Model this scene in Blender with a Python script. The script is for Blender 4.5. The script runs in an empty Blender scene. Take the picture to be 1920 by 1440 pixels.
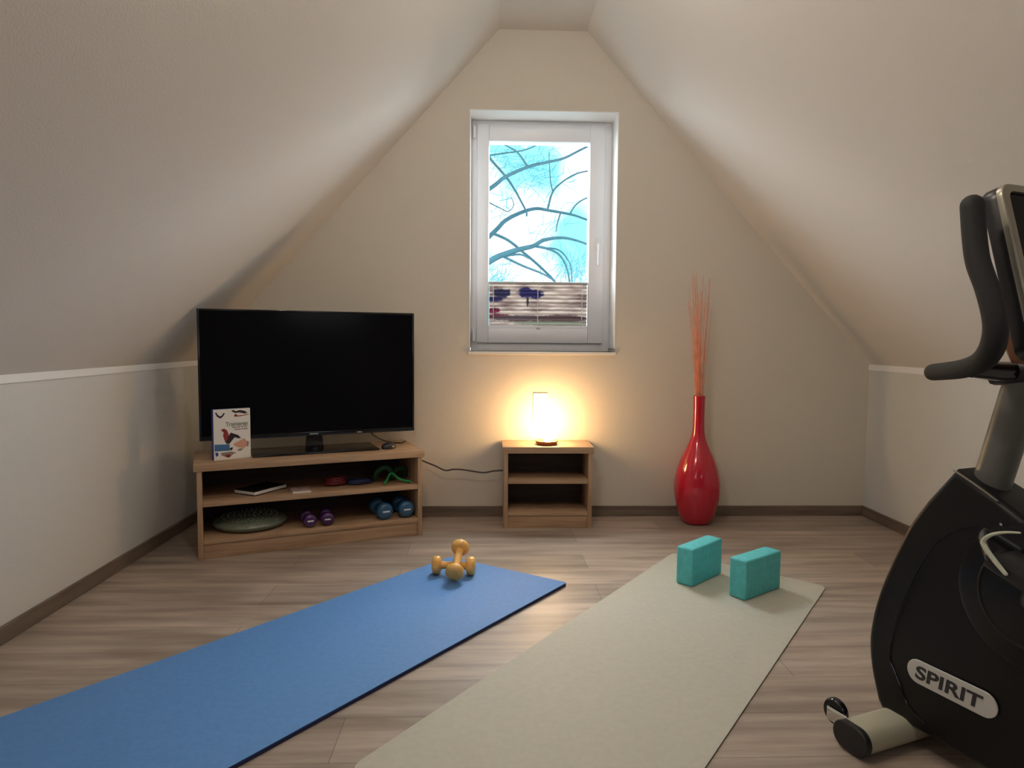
import bpy, bmesh, math, random
from mathutils import Vector, Matrix, noise
random.seed(7)
S = bpy.context.scene
COL = S.collection

# ------------------------------------------------------------------ camera
PITCH, YAW, ROLL, F_PX = 0.066876, 0.035916, 0.0075946, 1266.44
sy, cy, sp, cp = math.sin(YAW), math.cos(YAW), math.sin(PITCH), math.cos(PITCH)
fwd = Vector((sy*cp, cy*cp, -sp)); right = Vector((cy, -sy, 0)); up = right.cross(fwd)
r_ = right*math.cos(ROLL) + up*math.sin(ROLL); u_ = up*math.cos(ROLL) - right*math.sin(ROLL)
cd = bpy.data.cameras.new('camera'); cam = bpy.data.objects.new('camera', cd); COL.objects.link(cam)
cd.sensor_width = 36.0; cd.lens = F_PX/1920*36.0; cd.clip_start = 0.02
cam.matrix_world = Matrix(((r_.x, u_.x, -fwd.x, 0), (r_.y, u_.y, -fwd.y, 0), (r_.z, u_.z, -fwd.z, 1.0), (0, 0, 0, 1)))
S.camera = cam

# ------------------------------------------------------------------ room measures
D, XL, XR, ZK, ZC, C1, C2, SK = 3.763, -1.575, 2.167, 0.870, 2.665, 0.052, 0.528, 0.058
YF = -2.6                                   # gable wall behind the camera
WX0, WX1, WZ0, WZ1 = -0.105, 0.710, 0.929, 2.241   # window opening in the far gable

# ------------------------------------------------------------------ world, lights, exposure
W = bpy.data.worlds.new('sky'); S.world = W; W.use_nodes = True
wt = W.node_tree; wn = wt.nodes; bg = wn['Background']
tc = wn.new('ShaderNodeTexCoord'); nz = wn.new('ShaderNodeTexNoise'); rp = wn.new('ShaderNodeValToRGB')
nz.inputs['Scale'].default_value = 7.0; nz.inputs['Detail'].default_value = 3.0
wt.links.new(tc.outputs['Generated'], nz.inputs['Vector']); wt.links.new(nz.outputs['Fac'], rp.inputs['Fac'])
rp.color_ramp.elements[0].position = 0.43; rp.color_ramp.elements[0].color = (0.27, 0.86, 1.0, 1)
rp.color_ramp.elements[1].position = 0.54; rp.color_ramp.elements[1].color = (1.0, 1.0, 1.0, 1)
wt.links.new(rp.outputs['Color'], bg.inputs['Color']); bg.inputs['Strength'].default_value = 1.5

def light(name, kind, loc, energy, color, size=0.1, size_y=None, aim=None):
    l = bpy.data.lights.new(name, kind); l.energy = energy; l.color = color
    if kind == 'AREA':
        l.size = size
        if size_y: l.shape = 'RECTANGLE'; l.size_y = size_y
    else:
        l.shadow_soft_size = size
    o = bpy.data.objects.new(name, l); COL.objects.link(o); o.location = loc
    if aim is not None:
        o.rotation_euler = (Vector(aim)-Vector(loc)).to_track_quat('-Z', 'Y').to_euler()
    return o
# daylight lamps outside the far window; added unseen fills and assumed overhead lamps inside
light('daylight_window', 'AREA', (0.30, 5.3, 3.6), 300, (0.84, 0.94, 1.0), 2.2, 1.6, (0.30, 2.6, 0.6))
light('daylight_window', 'AREA', (2.9, 5.6, 2.3), 240, (0.88, 0.95, 1.0), 2.6, 2.2, (-1.3, 1.8, 0.8))
light('daylight_window', 'AREA', (-2.3, 5.6, 2.3), 225, (0.90, 0.95, 1.0), 2.6, 2.2, (1.9, 1.8, 0.8))
light('unseen_fill_right', 'AREA', (1.30, -0.3, 1.72), 4, (0.92, 0.96, 1.0), 0.8, 1.1, (-0.55, 1.2, 0.9))  # added fill from the right slope; no roof window is modelled
light('unseen_fill_left', 'AREA', (-0.72, -0.3, 1.72), 3, (1.0, 0.95, 0.90), 0.8, 1.1, (1.2, 1.4, 0.9))  # weaker fill added opposite, likewise without a window behind it
light('assumed_ceiling_lamp', 'POINT', (-0.24, 1.35, 2.24), 17, (1.0, 0.88, 0.74), 0.05)
light('assumed_ceiling_lamp', 'POINT', (0.29, 2.35, 2.60), 8, (1.0, 0.92, 0.82), 0.05)  # unseen second overhead light, added to brighten the block tops

vs = S.view_settings; vs.view_transform = 'Standard'; vs.look = 'None'; vs.gamma = 1.0
vs.exposure = 0.22; vs.use_curve_mapping = False

# ------------------------------------------------------------------ materials
def mat(name, col, rough=0.5, metal=0.0, coat=0.0, spec=0.5, noise_amt=0.0, noise_scale=20.0, bump=0.0, bump_scale=80.0, emit=None, emit_s=0.0, sss=0.0):
    m = bpy.data.materials.new(name); m.use_nodes = True
    t = m.node_tree; n = t.nodes; b = n['Principled BSDF']
    b.inputs['Base Color'].default_value = (*col, 1); b.inputs['Roughness'].default_value = rough
    b.inputs['Metallic'].default_value = metal; b.inputs['Coat Weight'].default_value = coat
    b.inputs['Coat Roughness'].default_value = 0.06; b.inputs['Specular IOR Level'].default_value = spec
    if emit: b.inputs['Emission Color'].default_value = (*emit, 1); b.inputs['Emission Strength'].default_value = emit_s
    tcn = n.new('ShaderNodeTexCoord')
    if noise_amt > 0:
        z = n.new('ShaderNodeTexNoise'); z.inputs['Scale'].default_value = noise_scale; z.inputs['Detail'].default_value = 4
        mr = n.new('ShaderNodeMapRange'); mr.inputs['From Min'].default_value = 0.3; mr.inputs['From Max'].default_value = 0.7
        mr.inputs['To Min'].default_value = 1-noise_amt; mr.inputs['To Max'].default_value = 1+noise_amt
        mx = n.new('ShaderNodeMix'); mx.data_type = 'RGBA'; mx.blend_type = 'MULTIPLY'; mx.inputs['Factor'].default_value = 1
        mx.inputs[6].default_value = (*col, 1)
        t.links.new(tcn.outputs['Object'], z.inputs['Vector']); t.links.new(z.outputs['Fac'], mr.inputs['Value'])
        t.links.new(mr.outputs['Result'], mx.inputs[7]); t.links.new(mx.outputs[2], b.inputs['Base Color'])
    if bump > 0:
        z2 = n.new('ShaderNodeTexNoise'); z2.inputs['Scale'].default_value = bump_scale; z2.inputs['Detail'].default_value = 3
        bp = n.new('ShaderNodeBump'); bp.inputs['Strength'].default_value = bump; bp.inputs['Distance'].default_value = 0.004
        t.links.new(tcn.outputs['Object'], z2.inputs['Vector']); t.links.new(z2.outputs['Fac'], bp.inputs['Height'])
        t.links.new(bp.outputs['Normal'], b.inputs['Normal'])
    return m

def wood(name, c1, c2, axis=0, scale=1.0, rough=0.45, planks=None):
    """grain stretched along one axis; planks=(length, width, y_phase) adds laminate boards"""
    m = bpy.data.materials.new(name); m.use_nodes = True
    t = m.node_tree; n = t.nodes; L = t.links; b = n['Principled BSDF']; b.inputs['Roughness'].default_value = rough
    tcn = n.new('ShaderNodeTexCoord'); mp = n.new('ShaderNodeMapping')
    sc = [(14 if planks else 28)*scale]*3; sc[axis] = 1.6*scale; mp.inputs['Scale'].default_value = sc
    L.new(tcn.outputs['Object'], mp.inputs['Vector'])
    z = n.new('ShaderNodeTexNoise'); z.inputs['Scale'].default_value = 1.0; z.inputs['Detail'].default_value = 5; z.inputs['Roughness'].default_value = 0.62
    L.new(mp.outputs['Vector'], z.inputs['Vector'])
    rm = n.new('ShaderNodeValToRGB'); rm.color_ramp.elements[0].position = 0.34; rm.color_ramp.elements[1].position = 0.62
    rm.color_ramp.elements[0].color = (*c1, 1); rm.color_ramp.elements[1].color = (*c2, 1)
    L.new(z.outputs['Fac'], rm.inputs['Fac'])
    out = rm.outputs['Color']
    if planks:
        pl, pw, ph = planks
        mp2 = n.new('ShaderNodeMapping'); mp2.inputs['Location'].default_value = (0.37, -ph, 0)
        L.new(tcn.outputs['Object'], mp2.inputs['Vector'])
        br = n.new('ShaderNodeTexBrick'); br.offset = 0.37; br.inputs['Scale'].default_value = 1.0
        br.inputs['Brick Width'].default_value = pl; br.inputs['Row Height'].default_value = pw
        br.inputs['Mortar Size'].default_value = 0.0012; br.inputs['Mortar Smooth'].default_value = 0.3
        br.inputs['Color1'].default_value = (1.12, 1.1, 1.08, 1); br.inputs['Color2'].default_value = (0.82, 0.81, 0.80, 1)
        br.inputs['Mortar'].default_value = (0.45, 0.42, 0.4, 1)
        L.new(mp2.outputs['Vector'], br.inputs['Vector'])
        # darker cathedral streaks
        mp3 = n.new('ShaderNodeMapping'); mp3.inputs['Scale'].default_value = (1.3, 11, 1); L.new(tcn.outputs['Object'], mp3.inputs['Vector'])
        z3 = n.new('ShaderNodeTexNoise'); z3.inputs['Scale'].default_value = 1.6; z3.inputs['Detail'].default_value = 3
        L.new(mp3.outputs['Vector'], z3.inputs['Vector'])
        mr = n.new('ShaderNodeMapRange'); mr.inputs['From Min'].default_value = 0.35; mr.inputs['From Max'].default_value = 0.62
        mr.inputs['To Min'].default_value = 0.76; mr.inputs['To Max'].default_value = 1.06
        L.new(z3.outputs['Fac'], mr.inputs['Value'])
        m1 = n.new('ShaderNodeMix'); m1.data_type = 'RGBA'; m1.blend_type = 'MULTIPLY'; m1.inputs['Factor'].default_value = 1
        m2 = n.new('ShaderNodeMix'); m2.data_type = 'RGBA'; m2.blend_type = 'MULTIPLY'; m2.inputs['Factor'].default_value = 1
        L.new(out, m1.inputs[6]); L.new(br.outputs['Color'], m1.inputs[7]); L.new(m1.outputs[2], m2.inputs[6]); L.new(mr.outputs['Result'], m2.inputs[7])
        out = m2.outputs[2]
        b.inputs['Specular IOR Level'].default_value = 0.5
    L.new(out, b.inputs['Base Color'])
    return m

M = {}
M['slope'] = mat('white_plaster', (0.76, 0.73, 0.69), 0.85, bump=0.12, bump_scale=160)
M['gable'] = mat('greige_plaster', (0.66, 0.61, 0.53), 0.88, bump=0.25, bump_scale=160)
M['knee'] = mat('pale_grey_plaster', (0.64, 0.635, 0.61), 0.85, bump=0.25, bump_scale=160)
M['white'] = mat('white_paint', (0.86, 0.86, 0.85), 0.5)
M['pvc'] = mat('white_pvc', (0.88, 0.89, 0.94), 0.35)
M['gasket'] = mat('grey_gasket', (0.25, 0.25, 0.27), 0.6)
M['floor'] = wood('laminate_floor', (0.30, 0.235, 0.19), (0.45, 0.375, 0.315), 0, 1.0, 0.42, (1.29, 0.192, 2.115))
M['skirt'] = wood('skirting_oak', (0.10, 0.072, 0.052), (0.20, 0.15, 0.115), 0, 1.0, 0.45)
M['skirt_side'] = wood('skirting_oak_side', (0.10, 0.072, 0.052), (0.20, 0.15, 0.115), 1, 1.0, 0.45)
M['oak'] = wood('oak_laminate', (0.34, 0.205, 0.115), (0.50, 0.335, 0.21), 0, 1.6, 0.42)
M['oak_v'] = wood('oak_laminate_upright', (0.34, 0.205, 0.115), (0.50, 0.335, 0.21), 2, 1.6, 0.42)
M['backboard'] = wood('dark_shaded_backboard', (0.03, 0.015, 0.011), (0.05, 0.027, 0.02), 0, 1.2, 0.6)  # dark brown board; shade of the shelf interior also put into its colour
M['black'] = mat('black_plastic', (0.012, 0.012, 0.014), 0.35)
M['screen'] = mat('screen_glass', (0.004, 0.004, 0.006), 0.15, spec=0.10)
M['gloss_black'] = mat('gloss_black', (0.008, 0.008, 0.010), 0.12)
M['silver'] = mat('silver_letters', (0.7, 0.7, 0.72), 0.3, 0.6)
M['blue_mat'] = mat('blue_foam', (0.095, 0.26, 0.60), 0.62, noise_amt=0.05, noise_scale=60, bump=0.3, bump_scale=300)
M['blue_edge'] = mat('dark_blue_foam', (0.015, 0.02, 0.09), 0.85)
M['grey_mat'] = mat('grey_green_rubber', (0.49, 0.47, 0.39), 0.62, noise_amt=0.04, noise_scale=50, bump=0.2, bump_scale=300)
M['dark_rubber'] = mat('dark_rubber', (0.03, 0.025, 0.022), 0.8)
M['teal'] = mat('turquoise_foam', (0.11, 0.56, 0.60), 0.75, noise_amt=0.10, noise_scale=45, bump=0.3, bump_scale=220)
M['beech'] = wood('beech_dumbbell', (0.78, 0.38, 0.085), (0.92, 0.53, 0.15), 2, 1.5, 0.3)
M['red_glaze'] = mat('red_glaze', (0.50, 0.006, 0.03), 0.14, coat=0.7)
M['twig'] = mat('red_twig', (0.78, 0.30, 0.18), 0.7, noise_amt=0.2, noise_scale=30)
M['salt'] = mat('salt_crystal', (0.9, 0.6, 0.4), 0.5, emit=(1.0, 0.62, 0.27), emit_s=44.0)
M['lamp_wood'] = mat('lamp_base_wood', (0.30, 0.10, 0.03), 0.4)
M['cable'] = mat('black_cable', (0.035, 0.025, 0.02), 0.5)
M['purple'] = mat('purple_vinyl', (0.06, 0.012, 0.10), 0.22, coat=0.3)
M['navy'] = mat('blue_vinyl', (0.012, 0.08, 0.18), 0.25, coat=0.3)
M['print'] = mat('pale_print', (0.75, 0.75, 0.8), 0.5)
M['cushion'] = mat('grey_green_pvc', (0.16, 0.185, 0.135), 0.25, noise_amt=0.15, noise_scale=40)
M['paper'] = mat('paper_white', (0.80, 0.79, 0.75), 0.55)
M['paper_pink'] = mat('paper_pink', (0.50, 0.36, 0.33), 0.5, noise_amt=0.3, noise_scale=25)
M['cover_dark'] = mat('dark_cover', (0.015, 0.012, 0.014), 0.6, spec=0.2)
M['red_band'] = mat('red_latex', (0.15, 0.006, 0.012), 0.5)
M['blue_band'] = mat('blue_latex', (0.012, 0.025, 0.10), 0.5)
M['green_band'] = mat('green_tube', (0.015, 0.28, 0.07), 0.35)
M['green_dark'] = mat('dark_green_foam', (0.01, 0.07, 0.03), 0.6)
M['mouse'] = mat('mouse_plastic', (0.02, 0.018, 0.024), 0.3)
M['spine'] = mat('book_blue', (0.03, 0.05, 0.28), 0.4)
M['book_blue'] = mat('book_steel_blue', (0.06, 0.17, 0.36), 0.4)
M['book_black'] = mat('print_black', (0.03, 0.015, 0.015), 0.4)
M['book_red'] = mat('print_red', (0.28, 0.03, 0.03), 0.4)
M['book_skin'] = mat('print_skin', (0.62, 0.33, 0.24), 0.4)
M['book_green'] = mat('print_green_grey', (0.13, 0.17, 0.12), 0.4)
M['book_grey'] = mat('print_grey', (0.28, 0.22, 0.20), 0.4)
M['bike'] = mat('bike_black', (0.006, 0.0055, 0.006), 0.42, spec=0.3, noise_amt=0.1, noise_scale=300)
M['bike_panel'] = mat('bike_dark_panel', (0.0045, 0.0045, 0.006), 0.30, spec=0.3)
M['bike_grey'] = mat('bike_grey_paint', (0.17, 0.17, 0.155), 0.42, 0.35)
M['bike_silver'] = mat('bike_champagne', (0.55, 0.52, 0.39), 0.42, 0.3)
M['bezel'] = mat('bezel_silver', (0.34, 0.32, 0.26), 0.32, 0.6)
M['foam_grip'] = mat('foam_grip', (0.016, 0.016, 0.017), 0.7)
M['chrome'] = mat('chrome', (0.8, 0.8, 0.78), 0.12, 1.0)
M['badge'] = mat('badge_silver', (0.66, 0.66, 0.64), 0.4, 0.2)
M['badge_ink'] = mat('badge_ink', (0.03, 0.028, 0.03), 0.5)
M['strap'] = mat('pale_strap', (0.62, 0.64, 0.50), 0.35)
M['lamplit_shell'] = mat('lamplit_shell', (0.16, 0.065, 0.03), 0.3)  # dark housing with the salt lamp's warm glow put into its base colour
M['branch'] = mat('bark_cyan_cast', (0.03, 0.10, 0.135), 0.8, noise_amt=0.15, noise_scale=15)  # cyan cast of the overexposed sky put into the bark colour
M['twigs'] = mat('fine_twigs', (0.12, 0.42, 0.50), 0.8)  # cyan glare haze put into the colour; the twigs themselves are not cyan

# pane of glass: clear with a reflection
g = bpy.data.materials.new('window_glass'); g.use_nodes = True; M['glass'] = g
t = g.node_tree; t.nodes.clear(); out = t.nodes.new('ShaderNodeOutputMaterial'); mixs = t.nodes.new('ShaderNodeMixShader')
tr = t.nodes.new('ShaderNodeBsdfTransparent'); gl = t.nodes.new('ShaderNodeBsdfGlossy'); gl.inputs['Roughness'].default_value = 0.02
tr.inputs['Color'].default_value = (0.96, 0.98, 0.98, 1); mixs.inputs['Fac'].default_value = 0.03
t.links.new(tr.outputs[0], mixs.inputs[1]); t.links.new(gl.outputs[0], mixs.inputs[2]); t.links.new(mixs.outputs[0], out.inputs['Surface'])

# pleated blind: beige stripes with printed dark tree crowns and a brown ground
g = bpy.data.materials.new('blind_print'); g.use_nodes = True; M['blind'] = g
t = g.node_tree; n = t.nodes; L = t.links; b = n['Principled BSDF']; b.inputs['Roughness'].default_value = 0.8
tcn = n.new('ShaderNodeTexCoord')
mpn = n.new('ShaderNodeMapping'); mpn.inputs['Scale'].default_value = (5, 1, 28); L.new(tcn.outputs['Object'], mpn.inputs['Vector'])
z = n.new('ShaderNodeTexNoise'); z.inputs['Scale'].default_value = 1.3; z.inputs['Detail'].default_value = 4; L.new(mpn.outputs['Vector'], z.inputs['Vector'])
rm = n.new('ShaderNodeValToRGB'); rm.color_ramp.elements[0].position = 0.36; rm.color_ramp.elements[0].color = (0.20, 0.13, 0.12, 1)
rm.color_ramp.elements[1].position = 0.58; rm.color_ramp.elements[1].color = (0.56, 0.45, 0.39, 1); L.new(z.outputs['Fac'], rm.inputs['Fac'])
prev = rm.outputs['Color']
def blob(prev, cx, cz, rx, rz, col, seed):
    vm = n.new('ShaderNodeMapping'); vm.inputs['Location'].default_value = (-cx/rx, 0, -cz/rz); vm.inputs['Scale'].default_value = (1/rx, 0, 1/rz)
    L.new(tcn.outputs['Object'], vm.inputs['Vector'])
    ln = n.new('ShaderNodeVectorMath'); ln.operation = 'LENGTH'; L.new(vm.outputs['Vector'], ln.inputs[0])
    nn = n.new('ShaderNodeTexNoise'); nn.inputs['Scale'].default_value = 45+seed; L.new(tcn.outputs['Object'], nn.inputs['Vector'])
    ad = n.new('ShaderNodeMath'); ad.operation = 'ADD'; L.new(ln.outputs['Value'], ad.inputs[0]); L.new(nn.outputs['Fac'], ad.inputs[1])
    mr = n.new('ShaderNodeMapRange'); mr.inputs['From Min'].default_value = 1.35; mr.inputs['From Max'].default_value = 1.6
    mr.inputs['To Min'].default_value = 1; mr.inputs['To Max'].default_value = 0; L.new(ad.outputs[0], mr.inputs['Value'])
    mx = n.new('ShaderNodeMix'); mx.data_type = 'RGBA'; L.new(mr.outputs['Result'], mx.inputs['Factor'])
    L.new(prev, mx.inputs[6]); mx.inputs[7].default_value = (*col, 1)
    return mx.outputs[2]
# blind-local x 0..0.572, z 0..0.247
prev = blob(prev, 0.075, 0.185, 0.050, 0.028, (0.035, 0.03, 0.07), 0)
prev = blob(prev, 0.030, 0.150, 0.050, 0.015, (0.035, 0.03, 0.09), 5)
prev = blob(prev, 0.215, 0.190, 0.048, 0.030, (0.03, 0.025, 0.09), 9)
prev = blob(prev, 0.275, 0.180, 0.040, 0.028, (0.03, 0.025, 0.09), 13)
prev = blob(prev, 0.225, 0.135, 0.007, 0.030, (0.05, 0.04, 0.05), 3)
prev = blob(prev, 0.020, 0.085, 0.045, 0.016, (0.16, 0.02, 0.05), 3)
prev = blob(prev, 0.060, 0.052, 0.070, 0.014, (0.14, 0.03, 0.05), 7)
prev = blob(prev, 0.180, 0.042, 0.17, 0.018, (0.11, 0.075, 0.08), 2)
prev = blob(prev, 0.420, 0.042, 0.17, 0.020, (0.10, 0.06, 0.06), 8)
prev = blob(prev, 0.380, 0.013, 0.25, 0.014, (0.22, 0.21, 0.16), 4)
L.new(prev, b.inputs['Base Color'])
tl = n.new('ShaderNodeBsdfTranslucent'); L.new(prev, tl.inputs['Color']); ms = n.new('ShaderNodeMixShader'); ms.inputs['Fac'].default_value = 0.22
L.new(b.outputs[0], ms.inputs[1]); L.new(tl.outputs[0], ms.inputs[2]); L.new(ms.outputs[0], n['Material Output'].inputs['Surface'])

# ------------------------------------------------------------------ mesh helpers
def finish(bm, smooth=True, ang=38):
    bmesh.ops.recalc_face_normals(bm, faces=bm.faces[:])
    for f in bm.faces: f.smooth = smooth
    if smooth:
        for e in bm.edges:
            if len(e.link_faces) == 2 and e.calc_face_angle(0) > math.radians(ang): e.smooth = False
def obj(name, bm, m, parent=None, smooth=True, loc=None, rot=None, ang=38):
    finish(bm, smooth, ang)
    me = bpy.data.meshes.new(name); bm.to_mesh(me); bm.free(); me.materials.append(M[m] if isinstance(m, str) else m)
    o = bpy.data.objects.new(name, me); COL.objects.link(o)
    if parent: o.parent = parent
    if loc: o.location = loc
    if rot: o.rotation_euler = rot
    return o
def tag(o, label, cat, group=None, kind=None):
    if label: o['label'] = label
    if cat: o['category'] = cat
    if group: o['group'] = group
    if kind: o['kind'] = kind
    return o
def thing(name, label, cat, loc=(0, 0, 0), rz=0.0, group=None, rot=None):
    o = bpy.data.objects.new(name, None); COL.objects.link(o); o.location = loc
    o.rotation_euler = rot if rot else (0, 0, rz); o.empty_display_size = 0.05
    return tag(o, label, cat, group)
def struct(name, bm, m, parent=None, smooth=False):
    o = obj(name, bm, m, parent, smooth)
    if not parent: o['kind'] = 'structure'
    return o
def box(x0, x1, y0, y1, z0, z1, bev=0.0, seg=2, bm=None):
    b2 = bmesh.new(); bmesh.ops.create_cube(b2, size=1.0)
    for v in b2.verts:
        v.co = Vector(((x0+x1)/2+v.co.x*(x1-x0), (y0+y1)/2+v.co.y*(y1-y0), (z0+z1)/2+v.co.z*(z1-z0)))
    if bev > 0: bmesh.ops.bevel(b2, geom=b2.edges[:], offset=bev, segments=seg, profile=0.5, affect='EDGES')
    return merge(bm, b2)
def merge(a, b):
    if a is None: return b
    me = bpy.data.meshes.new('tmp'); b.to_mesh(me); b.free(); a.from_mesh(me); bpy.data.meshes.remove(me); return a
def prism(poly, fn, t0, t1, bev=0.0, seg=2, bm=None):
    """poly of 2-d points, fn(a, b, t) -> 3-d"""
    b2 = bmesh.new()
    A = [b2.verts.new(fn(a, b, t0)) for a, b in poly]; B = [b2.verts.new(fn(a, b, t1)) for a, b in poly]
    b2.faces.new(A); b2.faces.new(B[::-1])
    k = len(poly); rim = []
    for i in range(k): b2.faces.new((A[i], B[i], B[(i+1) % k], A[(i+1) % k]))
    bmesh.ops.recalc_face_normals(b2, faces=b2.faces[:])
    if bev > 0:
        sa, sb = set(A), set(B)
        rim = [e for e in b2.edges if (e.verts[0] in sa and e.verts[1] in sa) or (e.verts[0] in sb and e.verts[1] in sb)]
        bmesh.ops.bevel(b2, geom=rim, offset=bev, segments=seg, profile=0.5, affect='EDGES')
    return merge(bm, b2)
def lathe(prof, n=40, bm=None, mtx=None):
    b2 = bmesh.new(); rings = []
    for r, z in prof:
        if r < 1e-6: rings.append([b2.verts.new((0, 0, z))])
        else: rings.append([b2.verts.new((r*math.cos(2*math.pi*i/n), r*math.sin(2*math.pi*i/n), z)) for i in range(n)])
    for a, b in zip(rings, rings[1:]):
        for i in range(n):
            j = (i+1) % n
            if len(a) == 1 and len(b) == 1: continue
            if len(a) == 1: b2.faces.new((a[0], b[i], b[j]))
            elif len(b) == 1: b2.faces.new((a[i], a[j], b[0]))
            else: b2.faces.new((a[i], a[j], b[j], b[i]))
    if mtx is not None: bmesh.ops.transform(b2, matrix=mtx, verts=b2.verts[:])
    return merge(bm, b2)
def smoothpath(P, k=6, closed=False):
    P = [Vector(p) for p in P]; out = []; n = len(P)
    for i in range(n-1):
        p0 = P[max(i-1, 0)]; p1 = P[i]; p2 = P[i+1]; p3 = P[min(i+2, n-1)]
        for s in range(k):
            t = s/k
            out.append(0.5*((2*p1)+(p2-p0)*t+(2*p0-5*p1+4*p2-p3)*t*t+(3*p1-p0-3*p2+p3)*t**3))
    out.append(P[-1]); return out
def tube(P, r, n=12, bm=None, smooth=0, dome=False, flat=1.0):
    """tube along P; r is a radius or a list of radii; dome rounds both ends"""
    m = len(P); rs = list(r) if hasattr(r, '__len__') else [r]*m
    if smooth:
        R3 = smoothpath([(a, 0, 0) for a in rs], smooth); rs = [v.x for v in R3]; P = smoothpath(P, smooth)
    P = [Vector(p) for p in P]
    if dome:
        d0 = (P[0]-P[1]).normalized(); d1 = (P[-1]-P[-2]).normalized(); a, b = rs[0], rs[-1]
        pre = [(P[0]+d0*a*math.sin(t), a*math.cos(t)) for t in (1.45, 1.1, 0.7, 0.35)]
        post = [(P[-1]+d1*b*math.sin(t), b*math.cos(t)) for t in (0.35, 0.7, 1.1, 1.45)]
        P = [q[0] for q in pre]+P+[q[0] for q in post]; rs = [q[1] for q in pre]+rs+[q[1] for q in post]
    b2 = bmesh.new(); T = []
    for i in range(len(P)):
        T.append((P[min(i+1, len(P)-1)]-P[max(i-1, 0)]).normalized())
    up0 = Vector((0, 0, 1)) if abs(T[0].z) < 0.9 else Vector((1, 0, 0))
    N = (up0-T[0]*up0.dot(T[0])).normalized(); rings = []
    for i, p in enumerate(P):
        N = (N-T[i]*N.dot(T[i])).normalized(); B = T[i].cross(N)
        rings.append([b2.verts.new(p+rs[i]*(N*math.cos(2*math.pi*j/n)+B*flat*math.sin(2*math.pi*j/n))) for j in range(n)])
    for a, b in zip(rings, rings[1:]):
        for j in range(n): b2.faces.new((a[j], a[(j+1) % n], b[(j+1) % n], b[j]))
    b2.faces.new(rings[0][::-1]); b2.faces.new(rings[-1])
    return merge(bm, b2)
def xform(bm, mtx): bmesh.ops.transform(bm, matrix=mtx, verts=bm.verts[:]); return bm
def text_bm(s, size, depth, bold=0.0):
    c = bpy.data.curves.new('lettering', 'FONT'); c.body = s; c.size = size; c.extrude = depth; c.offset = bold
    o = bpy.data.objects.new('lettering', c); COL.objects.link(o)
    bpy.context.view_layer.update(); dg = bpy.context.evaluated_depsgraph_get()
    me = bpy.data.meshes.new_from_object(o.evaluated_get(dg)); bm = bmesh.new(); bm.from_mesh(me)
    bpy.data.objects.remove(o); bpy.data.curves.remove(c); bpy.data.meshes.remove(me)
    return bm
def fit(bm, w, h=None, cx=0.0, cy=0.0):
    xs = [v.co.x for v in bm.verts]; ys = [v.co.y for v in bm.verts]
    sx = w/(max(xs)-min(xs)); s2 = h/(max(ys)-min(ys)) if h else sx
    mx, my = (max(xs)+min(xs))/2, (max(ys)+min(ys))/2
    for v in bm.verts: v.co.x = (v.co.x-mx)*sx+cx; v.co.y = (v.co.y-my)*s2+cy
    return bm
def dup(root, loc, rot, label, group=None):
    r = root.copy(); COL.objects.link(r); r.location = loc; r.rotation_euler = rot
    r['label'] = label
    if group: r['group'] = group
    for ch in list(root.children):
        c = ch.copy(); COL.objects.link(c); c.parent = r
        for gch in list(ch.children):
            d = gch.copy(); COL.objects.link(d); d.parent = c
    return r

# ------------------------------------------------------------------ room shell
struct('floor', box(XL-0.3, XR+0.3, YF-0.2, D+0.3, -0.12, 0.0), 'floor')
xz = lambda a, b, t: (a, t, b)
struct('wall_left', box(XL-0.25, XL, YF, D, 0.0, ZK), 'knee')
struct('wall_right', box(XR, XR+0.25, YF, D, 0.0, ZK), 'knee')
struct('ceiling_left', prism([(XL, ZK), (C1, ZC), (C1, ZC+0.28), (XL-0.26, ZK)], xz, YF, D), 'slope')
struct('ceiling_right', prism([(XR, ZK), (XR+0.26, ZK), (C2, ZC+0.28), (C2, ZC)], xz, YF, D), 'slope')
struct('ceiling', box(C1, C2, YF, D, ZC, ZC+0.28), 'slope')
def gable(y0, y1, x0, x1, z0, z1):
    b = box(XL-0.3, XR+0.3, y0, y1, 0.0, z0)
    box(XL-0.3, x0, y0, y1, z0, z1, bm=b); box(x1, XR+0.3, y0, y1, z0, z1, bm=b)
    box(XL-0.3, XR+0.3, y0, y1, z1, ZC+0.3, bm=b)
    return b
struct('wall_back', gable(D, D+0.29, WX0, WX1, WZ0, WZ1), 'gable')
struct('wall_front', box(XL-0.3, XR+0.3, YF-0.2, YF, 0.0, ZC+0.3), 'gable')
struct('baseboard_back', box(XL+0.014, XR-0.014, D-0.014, D, 0, SK, 0.003), 'skirt')
struct('baseboard_left', box(XL, XL+0.014, YF, D, 0, SK, 0.003), 'skirt_side')
struct('baseboard_right', box(XR-0.014, XR, YF, D, 0, SK, 0.003), 'skirt_side')
struct('trim_1', box(XL, XL+0.003, YF, D, ZK-0.028, ZK), 'white')
struct('trim_2', box(XR-0.003, XR, YF, D, ZK-0.032, ZK), 'white')

# white plastered reveal lining of the opening
rv = box(WX0, WX1, D-0.002, D+0.18, WZ1-0.004, WZ1); box(WX0, WX0+0.004, D-0.002, D+0.18, WZ0+0.02, WZ1-0.004, bm=rv); box(WX1-0.004, WX1, D-0.002, D+0.18, WZ0+0.02, WZ1-0.004, bm=rv)
struct('trim_3', rv, 'white')
struct('trim_4', box(WX0-0.006, WX1+0.006, D-0.012, D+0.17, WZ0-0.018, WZ0, 0.003), 'slope')   # sill board

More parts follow.
